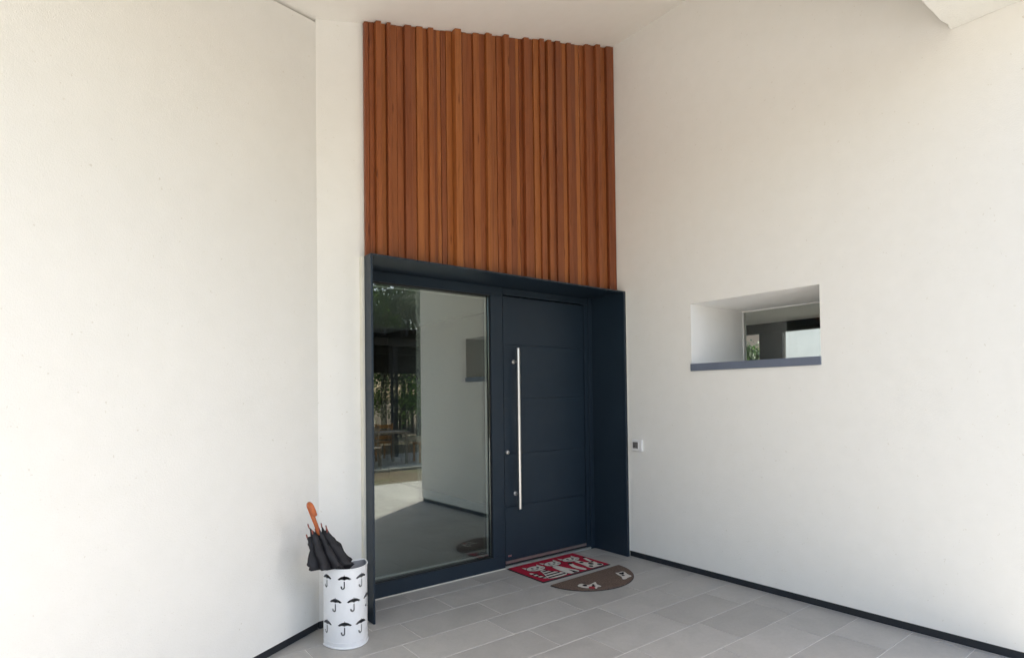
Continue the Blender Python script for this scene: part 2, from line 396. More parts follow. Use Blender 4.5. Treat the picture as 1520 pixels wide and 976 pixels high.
# canopy: rough cast edge, slightly irregular
N = 64; edge = []
rr = random.Random(3)
for i in range(N+1):
    x_ = XR-0.003-(XR+5.0)*(i/N)**1.6
    edge.append((x_, 1.060+0.03*(XR-x_)*(x_ > 2)+rr.uniform(-0.006, 0.006)*(0.3+rr.random())))
pts = [(XR-0.003, 0.2)]+[(e[0], e[1]) for e in edge]+[(-5.0, 0.2)]
cn = MB().prism(pts, 3.565, 4.72).build('canopy_slab', 'rough', None, False, 0.006, 2)
tag(cn, 'rough white painted concrete canopy slab over the porch front', 'canopy')
hr = bx(-5.2, 9.8, 0.15, 10.2, 5.02, 5.2).build('flat_roof', 'roof'); tag(hr, 'unseen flat roof blocking light above the stucco house', 'roof')
# upper back wall closing the gap above the ceilings
ub = bx(-5.2, XR, 4.31, 4.5, 2.68, 5.0).build('upper_wall', 'smooth'); tag(ub, 'upper wall of the house above the entrance hall', 'wall')

# interior shell
tag(bx(1.0, 4.6, YD+0.16, 9.5, -0.1, -0.004).build('interior_floor', 'int_floor'), kind='structure')
rf_ = MB(); rf_.box(4.75, 9.2, 4.31, 9.5, -0.1, -0.004); rf_.box(XB, 9.2, YE+0.3, 4.31, -0.1, -0.004)
tag(rf_.build('interior_floor', 'room_floor'), kind='structure')
pw = thing('sun_partition', (4.68, 6.8, 0), 'added dark partition keeping sun out of the hall behind the sidelight', 'wall')  # added to block sun; near-black side paints the hall as unlit
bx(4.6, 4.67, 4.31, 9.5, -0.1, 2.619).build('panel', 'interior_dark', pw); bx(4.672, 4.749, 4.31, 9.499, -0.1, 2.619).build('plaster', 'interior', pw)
ic = MB(); ic.box(1.0, 9.2, 4.10, 9.5, 2.62, 2.68); ic.box(XB, 9.2, YE+0.3, 4.10, 2.62, 2.68)
tag(ic.build('interior_ceiling', 'interior'), kind='structure')
iw = thing('hall_wall', (1.0, 6.5, 0), 'side wall of the entrance hall behind the glass sidelight', 'wall')
bx(0.85, 1.0, 4.31, 9.6, 0, 2.68).build('plaster', 'interior', iw)
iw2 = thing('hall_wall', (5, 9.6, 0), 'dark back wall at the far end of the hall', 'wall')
bk = MB(); bk.box(4.05, 4.75, 9.5, 9.65, 0, 2.68); bk.box(1.0, 4.05, 9.5, 9.65, 2.56, 2.68)  # wide unseen opening left here to light the hall ceiling
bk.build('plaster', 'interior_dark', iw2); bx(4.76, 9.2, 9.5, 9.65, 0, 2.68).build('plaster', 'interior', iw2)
ff = thing('front_facade', (7, YE, 0), 'cream stucco facade past the wall end with added unseen glazing for room light', 'wall')
fm = MB(); fm.box(XB+.003, 5.6, YE, YE+0.28, 0, 5.0); fm.box(8.9, 9.5, YE, YE+0.28, 0, 5.0); fm.box(5.6, 8.9, YE, YE+0.28, 2.45, 5.0)
fm.build('render_face', 'stucco', ff)
bx(5.6, 7.24, YE+.12, YE+.13, 0.0, 2.45).build('pane', 'glass2', ff); bx(7.26, 8.9, YE+.12, YE+.13, 0.0, 2.45).build('pane', 'glass2', ff)  # unseen glazed doors, added to let sun brighten the room
bx(7.2, 7.3, YE+.10, YE+.16, 0.0, 2.449).build('mullion', 'navy', ff)
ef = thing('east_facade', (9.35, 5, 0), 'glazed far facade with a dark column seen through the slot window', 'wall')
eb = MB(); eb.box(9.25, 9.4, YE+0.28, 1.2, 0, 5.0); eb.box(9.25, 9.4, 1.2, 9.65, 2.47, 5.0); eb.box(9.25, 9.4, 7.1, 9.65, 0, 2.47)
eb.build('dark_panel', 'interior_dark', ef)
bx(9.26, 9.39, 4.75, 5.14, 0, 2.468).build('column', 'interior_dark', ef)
bx(9.33, 9.345, 1.2, 4.75, 0, 2.47).build('pane', 'glass2', ef); bx(9.33, 9.345, 5.14, 7.1, 0, 2.47).build('pane', 'glass2', ef)
gw = bx(11.5, 14.3, 6.0, 6.3, -.1, 3.5).build('garden_wall', 'pale_block'); tag(gw, 'tall sunlit pale garden wall seen through the slot window', 'wall')

# ---------------------------------------------------------------- recessed window in the right wall
rwin = thing('slot_window', (XG, 2.35, 1.65), 'deep recessed slot window with blue grey sill in the stucco wall', 'window')
bx(XR-0.014, XR+0.03, 1.832, 2.868, 1.652, 1.712).build('sill', 'sill', rwin, False, 0.003)
bx(XR+0.0305, XG, 1.836, 2.864, 1.6555, 1.711).build('ledge', 'reveal', rwin)
wf = MB()
for a in ((1.838, 2.862, 1.712, 1.722), (1.838, 2.862, 2.194, 2.2045), (1.838, 1.85, 1.7225, 2.1935), (2.852, 2.862, 1.7225, 2.1935)):
    wf.box(XG, XG+0.045, *a)
wf.build('frame', 'reveal', rwin)
bx(XG+0.015, XG+0.021, 1.85, 2.852, 1.722, 2.194).build('pane', 'glass2', rwin)

# ---------------------------------------------------------------- timber cladding
cl = thing('timber_cladding', (2.85, YW, 2.42), 'reddish brown vertical timber slat cladding above the door', 'cladding')
E_ = [1.62, 1.694, 1.736, 1.782, 1.813, 1.923, 1.979, 2.019, 2.075, 2.119, 2.164, 2.28, 2.334, 2.393, 2.467, 2.523, 2.582, 2.636, 2.701, 2.754, 2.813, 2.863, 2.896, 2.959, 3.029, 3.086, 3.135, 3.197, 3.249, 3.29, 3.339, 3.386, 3.445, 3.534, 3.588, 3.755, 3.836, 3.882, 3.941, 4.037, 4.138]
E_ = [1.615+(e-1.62)*(XR-0.008-1.615)/(4.138-1.62) for e in E_]
DEP = [.040, .066, .034, .060, .030, .052, .036, .048, .028, .050, .026, .030, .074, .034, .024, .042, .034, .062, .028, .034, .068, .030, .026, .022, .054, .034, .044, .062, .026, .056, .034, .052, .028, .040, .024, .050, .036, .066, .028, .050]
bx(1.640, XR-0.004, YW-0.012, YW-0.001, 2.414, 3.96).build('backing', 'backing', cl)
bk2 = MB().add([(1.6005, YW, 2.41), (XR+.1, YW, 2.41), (XR+.1, YW, ceil_z(XR)+.05), (1.6005, YW, ceil_z(1.612)+.03), (1.6005, YW+.6, 2.41), (XR+.1, YW+.6, 2.41), (XR+.1, YW+.6, ceil_z(XR)+.05), (1.6005, YW+.6, ceil_z(1.612)+.03)],
   [(0, 1, 2, 3), (5, 4, 7, 6), (4, 0, 3, 7), (1, 5, 6, 2), (3, 2, 6, 7), (4, 5, 1, 0)]).build('stucco_wall', 'stucco')
tag(bk2, 'stucco wall carrying the timber cladding above the door', 'wall')
strips = []
for i, d in enumerate(DEP):
    xa, xb = E_[i], E_[i+1]
    if xb-xa > 0.062:                                     # wide boards are laid as narrow strips at slightly different depths
        k_ = 3 if xb-xa > 0.11 else 2; cut = xa
        for q in range(k_):
            nx = xb if q == k_-1 else cut+(xb-xa)/k_*rr.uniform(.8, 1.2)
            strips.append((cut, nx, d+(0 if q == 0 else rr.uniform(-.008, .004)))); cut = nx
    else: strips.append((xa, xb, d))
for i, (xa, xb, d) in enumerate(strips):
    x0, x1 = xa+0.0018, xb-0.0018
    zb = 2.4165+rr.uniform(0, 0.003); y0, y1 = YW-0.012-d+0.012, YW-0.0125
    za, zc = ceil_z(x0)-0.004, ceil_z(x1)-0.004
    m_ = MB().add([(x0, y0, zb), (x1, y0, zb), (x1, y1, zb), (x0, y1, zb), (x0, y0, za), (x1, y0, zc), (x1, y1, zc), (x0, y1, za)],
                  [(3, 2, 1, 0), (4, 5, 6, 7), (0, 1, 5, 4), (1, 2, 6, 5), (2, 3, 7, 6), (3, 0, 4, 7)])
    # wide boards are two strips side by side
    m_.build('slat', 'wood', cl, False, 0.0016, 1)

# ---------------------------------------------------------------- metal surround
su = thing('door_surround', (2.83, YS, 0), 'deep navy metal surround framing the sidelight and front door', 'door surround')
bx(1.60, XR-0.01, YS, YD+0.10, 2.400, 2.412).build('head_panel', 'navy', su, False, 0.0015)
bx(1.60, 1.614, YS, YD+0.10, 0.0, 2.3995).build('jamb_panel', 'navy', su, False, 0.0015)
bx(XR-0.040, XR-0.010, YS, YD+0.10, 0.0, 2.3995).build('jamb_panel', 'navy', su, False, 0.0015)
bx(1.586, 1.5995, YW-0.048, YW-0.0005, 0.05, 2.41).build('sealant_bead', 'seal', su)
bx(XR-0.009, XR-0.0005, YS+0.004, YS+0.012, 0.0, 2.41).build('sealant_bead', 'seal', su)

# ---------------------------------------------------------------- sidelight
sd = thing('sidelight_window', (2.3, YD, 0), 'tall fixed glass sidelight reflecting the porch beside the door', 'window')
X0, X1 = 1.615, 2.99; GX0, GX1, GZ0, GZ1 = 1.70, 2.865, 0.112, 2.322
bx(X0, X1, YD, YD+0.075, 0.004, GZ0).build('bottom_rail', 'navy', sd, False, 0.002)
bx(X0, X1, YD, YD+0.075, GZ1, 2.3985).build('top_rail', 'navy', sd, False, 0.002)
bx(X0, GX0, YD+0.0005, YD+0.075, GZ0+.0005, GZ1-.0005).build('stile', 'navy', sd, False, 0.002)
bx(GX1, X1, YD+0.0005, YD+0.075, GZ0+.0005, GZ1-.0005).build('stile', 'navy', sd, False, 0.002)
ga = MB()
for a in ((GX0, GX1, GZ0, GZ0+.008), (GX0, GX1, GZ1-.008, GZ1), (GX0, GX0+.008, GZ0+.008, GZ1-.008), (GX1-.008, GX1, GZ0+.008, GZ1-.008)):
    ga.box(a[0], a[1], YD+0.014, YD+0.024, a[2], a[3])
ga.build('gasket', 'black', sd)
po = bx(-(GX1-GX0)/2+.001, (GX1-GX0)/2-.001, 0, 0.006, GZ0+.001, GZ1-.001).build('pane', 'glass', sd)
po.location = ((GX0+GX1)/2, YD+0.0285, 0); po.rotation_euler.z = rad(0.36)
pi = bx(-(GX1-GX0)/2+.001, (GX1-GX0)/2-.001, 0, 0.006, GZ0+.001, GZ1-.001).build('pane', 'glass', sd)
pi.location = ((GX0+GX1)/2, YD+0.056, 0); pi.rotation_euler.z = rad(0.62)
sp = MB()
I = 0.022
for a in ((GX0+I, GX1-I, GZ0+I, GZ0+I+.012), (GX0+I, GX1-I, GZ1-I-.012, GZ1-I), (GX0+I, GX0+I+.012, GZ0+I+.012, GZ1-I-.012), (GX1-I-.012, GX1-I, GZ0+I+.012, GZ1-I-.012)):
    sp.box(a[0], a[1], YD+0.0395, YD+0.0485, a[2], a[3])
sp.build('spacer_bar', 'alu', sd)
bx(1.60, 2.99, YD-0.007, YD-0.0005, 0.0005, 0.0075).build('sealant_bead', 'seal', sd)

# ---------------------------------------------------------------- front door
fd = thing('front_door', (3.5, YD, 0), 'navy panelled front door with a long steel pull bar', 'door')
DX0, DX1 = 3.000, 3.965
fr = MB(); fr.box(2.992, XR-0.041, YD, YD+0.075, 2.338, 2.3985); fr.box(DX1+.004, XR-0.041, YD+.0005, YD+0.075, 0.0, 2.3375)
fr.build('door_frame', 'navy', fd, False, 0.002)
bx(DX1+0.045, XR-0.041, YD-0.016, YD-0.0005, 0.0, 2.3985).build('frame_trim', 'navy', fd, False, 0.003)
bx(2.992, DX1+.003, YD+0.055, YD+0.075, 0.045, 2.337).build('rebate', 'black', fd)
gz = [0.058, 0.520, 0.968, 1.447, 1.910, 2.330]
for i in range(5):
    bx(DX0, DX1-.004, YD+0.008, YD+0.054, gz[i]+0.002, gz[i+1]-0.002).build('panel', 'navy', fd, False, 0.0022, 2)
for z in gz[1:5]: bx(DX0, DX1-.004, YD+0.014, YD+0.05, z-0.0019, z+0.0019).build('groove', 'navy', fd)
bx(DX0, DX1-.004, YD+0.002, YD+0.05, 0.036, 0.058).build('kick_strip', 'kick', fd, False, 0.001)
bx(2.992, DX1+.003, YD+0.012, YD+0.075, 0.018, 0.034).build('door_gap', 'black', fd)
bx(2.992, XR-0.041, YD-0.012, YD+0.078, 0.0005, 0.017).build('threshold', 'alu', fd, False, 0.002)
hb = MB().tube([(3.108, YD-0.062, 0.50), (3.108, YD-0.062, 0.502), (3.108, YD-0.062, 1.878), (3.108, YD-0.062, 1.88)], [.0135, .0155, .0155, .0135], 18).build('pull_bar', 'steel', fd, True)
for z in (0.625, 1.762):
    st = MB().tube([(3.108, YD-0.05, z), (3.108, YD+0.010, z)], .0085, 14).build('standoff', 'steel', fd, True)
    st.parent = hb; st.matrix_parent_inverse = Matrix()
    r_ = MB().tube([(3.108, YD+0.002, z), (3.108, YD+0.0085, z)], .017, 18).build('rose', 'steel', fd, True)
    r_.parent = hb; r_.matrix_parent_inverse = Matrix()
hb.matrix_parent_inverse = Matrix.Translation(fd.location).inverted()
lk = MB().tube([(3.022, YD-0.016, 0.985), (3.022, YD-0.014, 0.985), (3.022, YD+0.009, 0.985)], [.012, .016, .016], 18).build('lock_cylinder', 'steel', fd, True)
bx(3.0195, 3.0245, YD-0.0172, YD-0.0155, 0.977, 0.993).build('key_slot', 'dark', fd)
np_ = bx(3.025, 3.063, YD+0.0065, YD+0.0085, 0.092, 0.106).build('maker_plate', 'kick', fd)
bx(3.029, 3.059, YD+0.0055, YD+0.0066, 0.0965, 0.1015).build('maker_band', 'print_r', fd)

# ---------------------------------------------------------------- wall controller
wc = thing('wall_intercom', (XR, 3.44, 0.96), 'small white square intercom with grey screen beside the door', 'intercom')
bx(XR-0.022, XR-0.0005, 3.383, 3.495, 0.958, 1.064).build('housing', 'plastic', wc, False, 0.006, 3)
bx(XR-0.026, XR-0.0222, 3.418, 3.483, 0.982, 1.044).build('bezel', 'plastic', wc, False, 0.0015, 2)
bx(XR-0.0275, XR-0.0262, 3.422, 3.479, 0.985, 1.041).build('screen', 'screen', wc)
MB().tube([(XR-0.0295, 3.462, 1.004), (XR-0.0277, 3.462, 1.004)], .005, 10).build('button', 'dark', wc, True)

# ---------------------------------------------------------------- door mats
def ell(cx, cy, a, b_, n=18, rot=0):
    return [(cx+a*math.cos(t)*math.cos(rot)-b_*math.sin(t)*math.sin(rot), cy+a*math.cos(t)*math.sin(rot)+b_*math.sin(t)*math.cos(rot)) for t in [2*math.pi*i/n for i in range(n)]]
def grow(pts, d):
    cx = sum(p[0] for p in pts)/len(pts); cy = sum(p[1] for p in pts)/len(pts); o = []
    for p in pts:
        v = Vector((p[0]-cx, p[1]-cy)); o.append((p[0]+v.normalized().x*d, p[1]+v.normalized().y*d))
    return o
def smooth_poly(pts, it=2):
    for _ in range(it):
        q = []
        for i in range(len(pts)):
            a, c = pts[i], pts[(i+1) % len(pts)]
            q += [(a[0]*.75+c[0]*.25, a[1]*.75+c[1]*.25), (a[0]*.25+c[0]*.75, a[1]*.25+c[1]*.75)]
        pts = q
    return pts
def shape(name, parent, pts, z, m, sm=True, outline=0.006):
    p_ = smooth_poly(pts) if sm else pts
    mb = MB(); mats = [m]
    mb.prism(p_, z, z+0.0014, 0)
    if outline: mb.prism(grow(p_, outline), z, z+0.0008, 1); mats.append('print_k')
    return mb.build(name, mats, parent)
rm = thing('cat_doormat', (3.37, 3.7, 0), 'red rectangular doormat with three cream cats at the threshold', 'doormat')
bx(2.985, 3.750, 3.472, 3.945, 0.0005, 0.006).build('rubber_backing', 'rubber', rm, False, 0.002)
bx(2.995, 3.742, 3.486, 3.938, 0.0061, 0.0105).build('pile', 'red', rm, False, 0.003)
Z = 0.0106
# striped cat
shape('cat_print', rm, [(3.155, 3.72), (3.20, 3.70), (3.20, 3.66), (3.25, 3.60), (3.30, 3.49), (3.06, 3.49), (3.10, 3.58), (3.135, 3.66)], Z, 'print_w')
for k, yy in enumerate((3.512, 3.562, 3.612, 3.66)):
    hw = 0.096-0.021*k; shape('stripe_print', rm, [(3.18-hw, yy), (3.175+hw, yy+0.005), (3.175+hw, yy+0.025), (3.18-hw, yy+0.021)], Z+0.0015, 'print_k', False, 0)
shape('cat_print', rm, [(3.03, 3.715), (3.06, 3.705), (3.062, 3.62), (3.085, 3.53), (3.05, 3.53), (3.03, 3.62)], Z, 'print_w')
for yy in (3.55, 3.60, 3.65): shape('stripe_print', rm, [(3.026, yy), (3.088, yy), (3.088, yy+0.018), (3.026, yy+0.018)], Z+0.0015, 'print_k', False, 0)
shape('cat_print', rm, ell(3.163, 3.775, .088, .062), Z+0.002, 'print_w', False)
# plain cat
shape('cat_print', rm, [(3.30, 3.74), (3.36, 3.74), (3.375, 3.62), (3.42, 3.49), (3.33, 3.488), (3.29, 3.488), (3.28, 3.6)], Z, 'print_w')
shape('cat_print', rm, [(3.475, 3.71), (3.51, 3.70), (3.475, 3.62), (3.495, 3.49), (3.445, 3.488), (3.43, 3.6), (3.45, 3.66)], Z, 'print_w')
shape('stripe_print', rm, ell(3.487, 3.70, .025, .02), Z+0.0015, 'print_k', False, 0)
shape('stripe_print', rm, [(3.335, 3.49), (3.375, 3.49), (3.355, 3.58)], Z+0.0015, 'print_k', False, 0)
shape('cat_print', rm, ell(3.365, 3.79, .082, .058), Z+0.002, 'print_w', False)
# spotted cat
shape('cat_print', rm, [(3.555, 3.74), (3.605, 3.74), (3.61, 3.64), (3.68, 3.57), (3.705, 3.49), (3.60, 3.488), (3.52, 3.488), (3.55, 3.6)], Z, 'print_w')
shape('cat_print', rm, [(3.70, 3.77), (3.72, 3.74), (3.69, 3.65), (3.69, 3.56), (3.665, 3.57), (3.66, 3.66)], Z, 'print_w')
for (a_, b_, r) in ((3.585, 3.66, .017), (3.62, 3.58, .022), (3.57, 3.53, .018), (3.665, 3.52, .02), (3.71, 3.755, .014), (3.675, 3.62, .012)):
    shape('spot_print', rm, ell(a_, b_, r, r*1.2, 12), Z+0.0015, 'print_k', False, 0)
shape('cat_print', rm, ell(3.578, 3.785, .09, .055), Z+0.002, 'print_w', False)
for cx, cy in ((3.163, 3.775), (3.365, 3.79), (3.578, 3.785)):
    for s in (-1, 1):
        shape('ear_print', rm, [(cx+s*.045, cy+.04), (cx+s*.085, cy+.035), (cx+s*.08, cy+.09)], Z+0.001, 'print_w', False, 0.006)
        shape('eye_print', rm, ell(cx+s*.03, cy+.012, .011, .015, 10), Z+0.0036, 'print_k', False, 0)
    shape('nose_print', rm, ell(cx, cy-.018, .014, .008, 10), Z+0.0036, 'print_k', False, 0)
    for s in (-1, 1):
        shape('whisker_print', rm, [(cx+s*.025, cy-.026), (cx+s*.07, cy-.022), (cx+s*.07, cy-.026), (cx+s*.025, cy-.031)], Z+0.0036, 'print_k', False, 0)

bm_ = thing('half_round_doormat', (3.38, 3.2, 0), 'brown half round doormat with two small white dog motifs', 'doormat')
cxm, cym = 3.385, 3.402
arc = [(cxm+0.405*math.cos(t), cym+0.375*math.sin(t)-0.02*math.cos(t)*0) for t in [math.pi+math.pi*i/36 for i in range(37)]]
arc = [(x_, y_+0.035*(x_-cxm)) for x_, y_ in arc]
MB().prism(arc, 0.0005, 0.004).build('rubber_backing', 'rubber', bm_)
MB().prism([(cxm+(x_-cxm)*.988, cym+(y_-cym)*.985-.002) for x_, y_ in arc], 0.0041, 0.009).build('pile', 'brown', bm_, False, 0.002)
Z = 0.0091
pup1 = [(3.125, 3.243), (3.185, 3.261), (3.189, 3.223), (3.205, 3.192), (3.282, 3.214), (3.302, 3.215), (3.264, 3.168), (3.264, 3.143), (3.257, 3.104), (3.219, 3.123), (3.193, 3.092), (3.169, 3.132), (3.13, 3.164), (3.12, 3.213)]
pup2 = [(3.594, 3.284), (3.604, 3.257), (3.659, 3.269), (3.671, 3.239), (3.635, 3.181), (3.632, 3.126), (3.577, 3.127), (3.535, 3.108), (3.505, 3.122), (3.551, 3.168), (3.563, 3.214)]
shape('dog_print', bm_, pup1, Z, 'print_w', True, 0.003); shape('dog_print', bm_, pup2, Z, 'print_w', True, 0.003)
for (a_, b_, r, m_) in ((3.172, 3.205, .017, 'print_k'), (3.215, 3.155, .015, 'print_k'), (3.178, 3.135, .024, 'print_r'), (3.235, 3.178, .009, 'print_k'), (3.61, 3.225, .02, 'print_k'), (3.585, 3.185, .012, 'print_k'), (3.64, 3.235, .01, 'print_k')):
    shape('patch_print', bm_, ell(a_, b_, r, r*1.15, 12), Z+0.0015, m_, False, 0)

# ---------------------------------------------------------------- umbrella stand (sheet metal with umbrella cut-outs)
us = thing('umbrella_stand', (1.367, 3.38, 0), 'white D shaped metal umbrella stand with umbrella cut outs', 'umbrella stand')
scx, scy, sa, sb, SH = 1.368, 3.455, 0.129, 0.172, 0.462
outl = []
K = 260
for i in range(K+1):
    t = math.pi+math.pi*i/K
    outl.append((scx+sa*math.cos(t), scy+sb*math.sin(t), math.degrees(t)-360))
def arclen():
    s = [0]
    for i in range(K): s.append(s[-1]+math.hypot(outl[i+1][0]-outl[i][0], outl[i+1][1]-outl[i][1]))
    return s
AL = arclen()
def s_at(deg):
    i = min(range(K+1), key=lambda k: abs(outl[k][2]-deg)); return AL[i]
marks = []
for ztop, angs in ((0.432, (-164, -117.5, -70.4, -26)), (0.299, (-140, -94, -48)), (0.165, (-164, -118, -73, -26))):
    for a_ in angs: marks.append((s_at(a_), ztop))
def in_mark(s, z):
    for ms, zt in marks:
        u, v_ = s-ms, z-zt
        if abs(u) > .05 or v_ > 0 or v_ < -.085: continue
        if abs(u) < .0016 and v_ > -.008: return True          # ferrule
        if v_ <= -.006 and v_ >= -.034 and abs(u) < .046:
            top = -.006-0.024*(u/.046)**2
            bot = -.0295-0.005*abs(math.sin(u/.046*math.pi*1.5))*-1
            if v_ < top and v_ > bot-0.001: return True
        if abs(u-.0) < .0036 and -.072 < v_ <= -.036: return True   # shaft
        r = math.hypot(u+.009, v_+.070)
        if v_ <= -.070 and abs(r-.009) < .004: return True       # hook
        if abs(u+.018) < .004 and -.070 < v_ < -.064: return True
    return False
NZ = 230
sv = []; sf = []
for j in range(NZ+1):
    z = 0.004+(SH-0.004)*j/NZ
    for i in range(K+1): sv.append((outl[i][0], outl[i][1], z))
for j in range(NZ):
    z = 0.004+(SH-0.004)*(j+.5)/NZ
    for i in range(K):
        if in_mark((AL[i]+AL[i+1])/2, z): continue
        a_ = j*(K+1)+i; sf.append((a_, a_+1, a_+K+2, a_+K+1))
sv += [(scx-sa, scy, .004), (scx+sa, scy, .004), (scx+sa, scy, SH), (scx-sa, scy, SH)]; q = len(sv)-4; sf.append((q+1, q, q+3, q+2))
me = bpy.data.meshes.new('shell'); me.from_pydata(sv, [], sf); me.materials.append(M['white'])
me.polygons.foreach_set('use_smooth', [True]*(len(sf)-1)+[False]); me.update()
shell = link('shell', me, us)
iv = []; if_ = []; q_ = 0.991
for j in range(NZ+1):
    z = 0.008+(SH-0.012)*j/NZ
    for i in range(K+1): iv.append((scx+(outl[i][0]-scx)*q_, scy-.0015+(outl[i][1]-scy)*q_, z))
for j in range(NZ):
    z = 0.008+(SH-0.012)*(j+.5)/NZ
    for i in range(K):
        if in_mark((AL[i]+AL[i+1])/2, z): continue
        a_ = j*(K+1)+i; if_.append((a_, a_+1, a_+K+2, a_+K+1))
iv += [(scx-sa*q_, scy-.0015, .008), (scx+sa*q_, scy-.0015, .008), (scx+sa*q_, scy-.0015, SH-.004), (scx-sa*q_, scy-.0015, SH-.004)]; q = len(iv)-4; if_.append((q+1, q, q+3, q+2))
me = bpy.data.meshes.new('shade_lining'); me.from_pydata(iv, [], if_); me.materials.append(M['can_shade']); me.update()  # inner shell carries the painted shade seen through the cut-outs
link('shade_lining', me, us)
ringp = [(o_[0], o_[1]) for o_ in outl[::5]]
if ringp[-1] != (outl[-1][0], outl[-1][1]): ringp.append((outl[-1][0], outl[-1][1]))
back = [(scx+sa-(2*sa)*k/8, scy) for k in range(1, 9)]
loop = ringp+back
MB().tube([(p_[0], p_[1], SH) for p_ in loop], .0042, 8, 0, False).build('top_rim', 'white', us, True)
MB().tube([(p_[0], p_[1], .0065) for p_ in loop], .0055, 8, 0, False).build('base_rim', 'white', us, True)
MB().prism([(p_[0], p_[1]) for p_ in ringp], 0.003, 0.007).build('base_plate', 'white', us)
# seam on the skirt
MB().tube([(scx+(sa+.001)*math.cos(math.pi+math.pi*k/40), scy+(sb+.001)*math.sin(math.pi+math.pi*k/40), 0.036) for k in range(41)], .0016, 6, 0, False).build('skirt_seam', 'white', us, True)

# ---------------------------------------------------------------- folded umbrella in the stand
um = thing('folded_umbrella', (1.40, 3.40, 0.01), 'black folded umbrella with curved wooden handle leaning in the stand', 'umbrella')
AX = lambda z: Vector((1.262-0.34*(z-0.48), 3.385+0.05*(z-.48), z))
prof = [(0.24, .030), (0.32, .045), (0.40, .072), (0.455, .100), (0.472, .126), (0.485, .131), (0.53, .113), (0.57, .099), (0.61, .085), (0.65, .070), (0.685, .056), (0.70, .050)]
def prof_r(z):
    for (a_, ra), (b_, rb) in zip(prof, prof[1:]):
        if a_ <= z <= b_: return ra+(rb-ra)*(z-a_)/(b_-a_)
    return prof[-1][1]
NT, NL = 128, 44
ru = random.Random(11); lob = [ru.uniform(.75, 1.2) for _ in range(8)]; zt = [0.0, .012, -.02, .018, -.035, -.01, .006, -.012]
vs = []; fs = []
for j in range(NL+1):
    u = j/NL
    for i in range(NT):
        th = 2*math.pi*i/NT
        s8 = th/(2*math.pi)*8; k0 = int(s8) % 8; fr_ = s8-int(s8)
        lobv = lob[k0]*(1-fr_)+lob[(k0+1) % 8]*fr_; ztv = zt[k0]*(1-fr_)+zt[(k0+1) % 8]*fr_
        rib = abs(math.cos(math.pi*s8))                      # 1 on a rib, 0 in the valley
        ztop = 0.655+0.045*rib**3+ztv
        z = 0.25+(ztop-0.25)*u+0.006*math.sin(7*th+u*9)*u*(1-u)*4
        r = 0.94*prof_r(z)*lobv**(.5)*(0.58+0.47*rib**0.8+0.05*math.sin(3*th+z*25)+0.035*math.sin(11*th-z*60)+0.05*math.sin(5*th+z*90+2*math.sin(z*40)))
        c0 = AX(z); tw = th+0.9*(0.7-z)
        px, py = c0.x+r*math.cos(tw)*1.08, c0.y+r*math.sin(tw)*0.72
        if z < 0.474:
            # inside the stand the cloth is squeezed by the shell
            e = math.hypot((px-scx)/sa, (py-scy)/sb)
            px = max(px, scx-sa*0.93)
            py = min(py, scy-0.008)
            e = math.hypot((px-scx)/sa, (py-scy)/sb)
            if e > 0.93: px = scx+(px-scx)*0.93/e; py = scy+(py-scy)*0.93/e
        vs.append((px, py, z))
for j in range(NL):
    for i in range(NT):
        i2 = (i+1) % NT; fs.append((j*NT+i, j*NT+i2, (j+1)*NT+i2, (j+1)*NT+i))
# gather of the cloth at the top towards the shaft
o_ = len(vs)
for i in range(NT):
    th = 2*math.pi*i/NT; c0 = AX(0.655); vs.append((c0.x+.016*math.cos(th), c0.y+.016*math.sin(th), 0.668))
for i in range(NT):
    i2 = (i+1) % NT; fs.append((NL*NT+i, NL*NT+i2, o_+i2, o_+i))
cano = MB().add(vs, fs).build('canopy', 'fabric', um, True)
for k in range(8):
    i = int(NT*k/8) % NT; v_ = Vector(vs[NL*NT+i]); c0 = AX(v_.z); d_ = (v_-c0); d_.z = 0; d_ = d_.normalized()
    MB().tube([v_-d_*.003-Vector((0, 0, .010)), v_+Vector((-.002, 0, .006)), v_+Vector((-.005, 0, .017))], [.003, .0042, .0034], 8).build('rib_tip', 'tip', um, True)
bot, top = AX(0.03), AX(0.655); bot = Vector((1.405, 3.38, 0.012))
MB().tube([bot, AX(0.30), AX(0.66)], .006, 10).build('shaft', 'black', um, True)
hd = Vector((0.0, -1.0, 0)).normalized(); ax = (AX(0.85)-AX(0.65)).normalized()
path = [AX(0.652), AX(0.68), AX(0.72), AX(0.76), AX(0.80), AX(0.832)]
R0 = 0.026; c0 = AX(0.832)+hd*R0
for k in range(1, 9):
    a_ = math.pi*k/8; path.append(c0-hd*R0*math.cos(a_)+ax*R0*math.sin(a_))
e_ = path[-1]; path += [e_-ax*0.02, e_-ax*0.042, e_-ax*0.046]
rads = [.011, .0135, .0115, .012, .013, .0135]+[.0140]*8+[.0145, .0135, .008]
MB().tube(path, rads, 14).build('handle', 'handle', um, True)

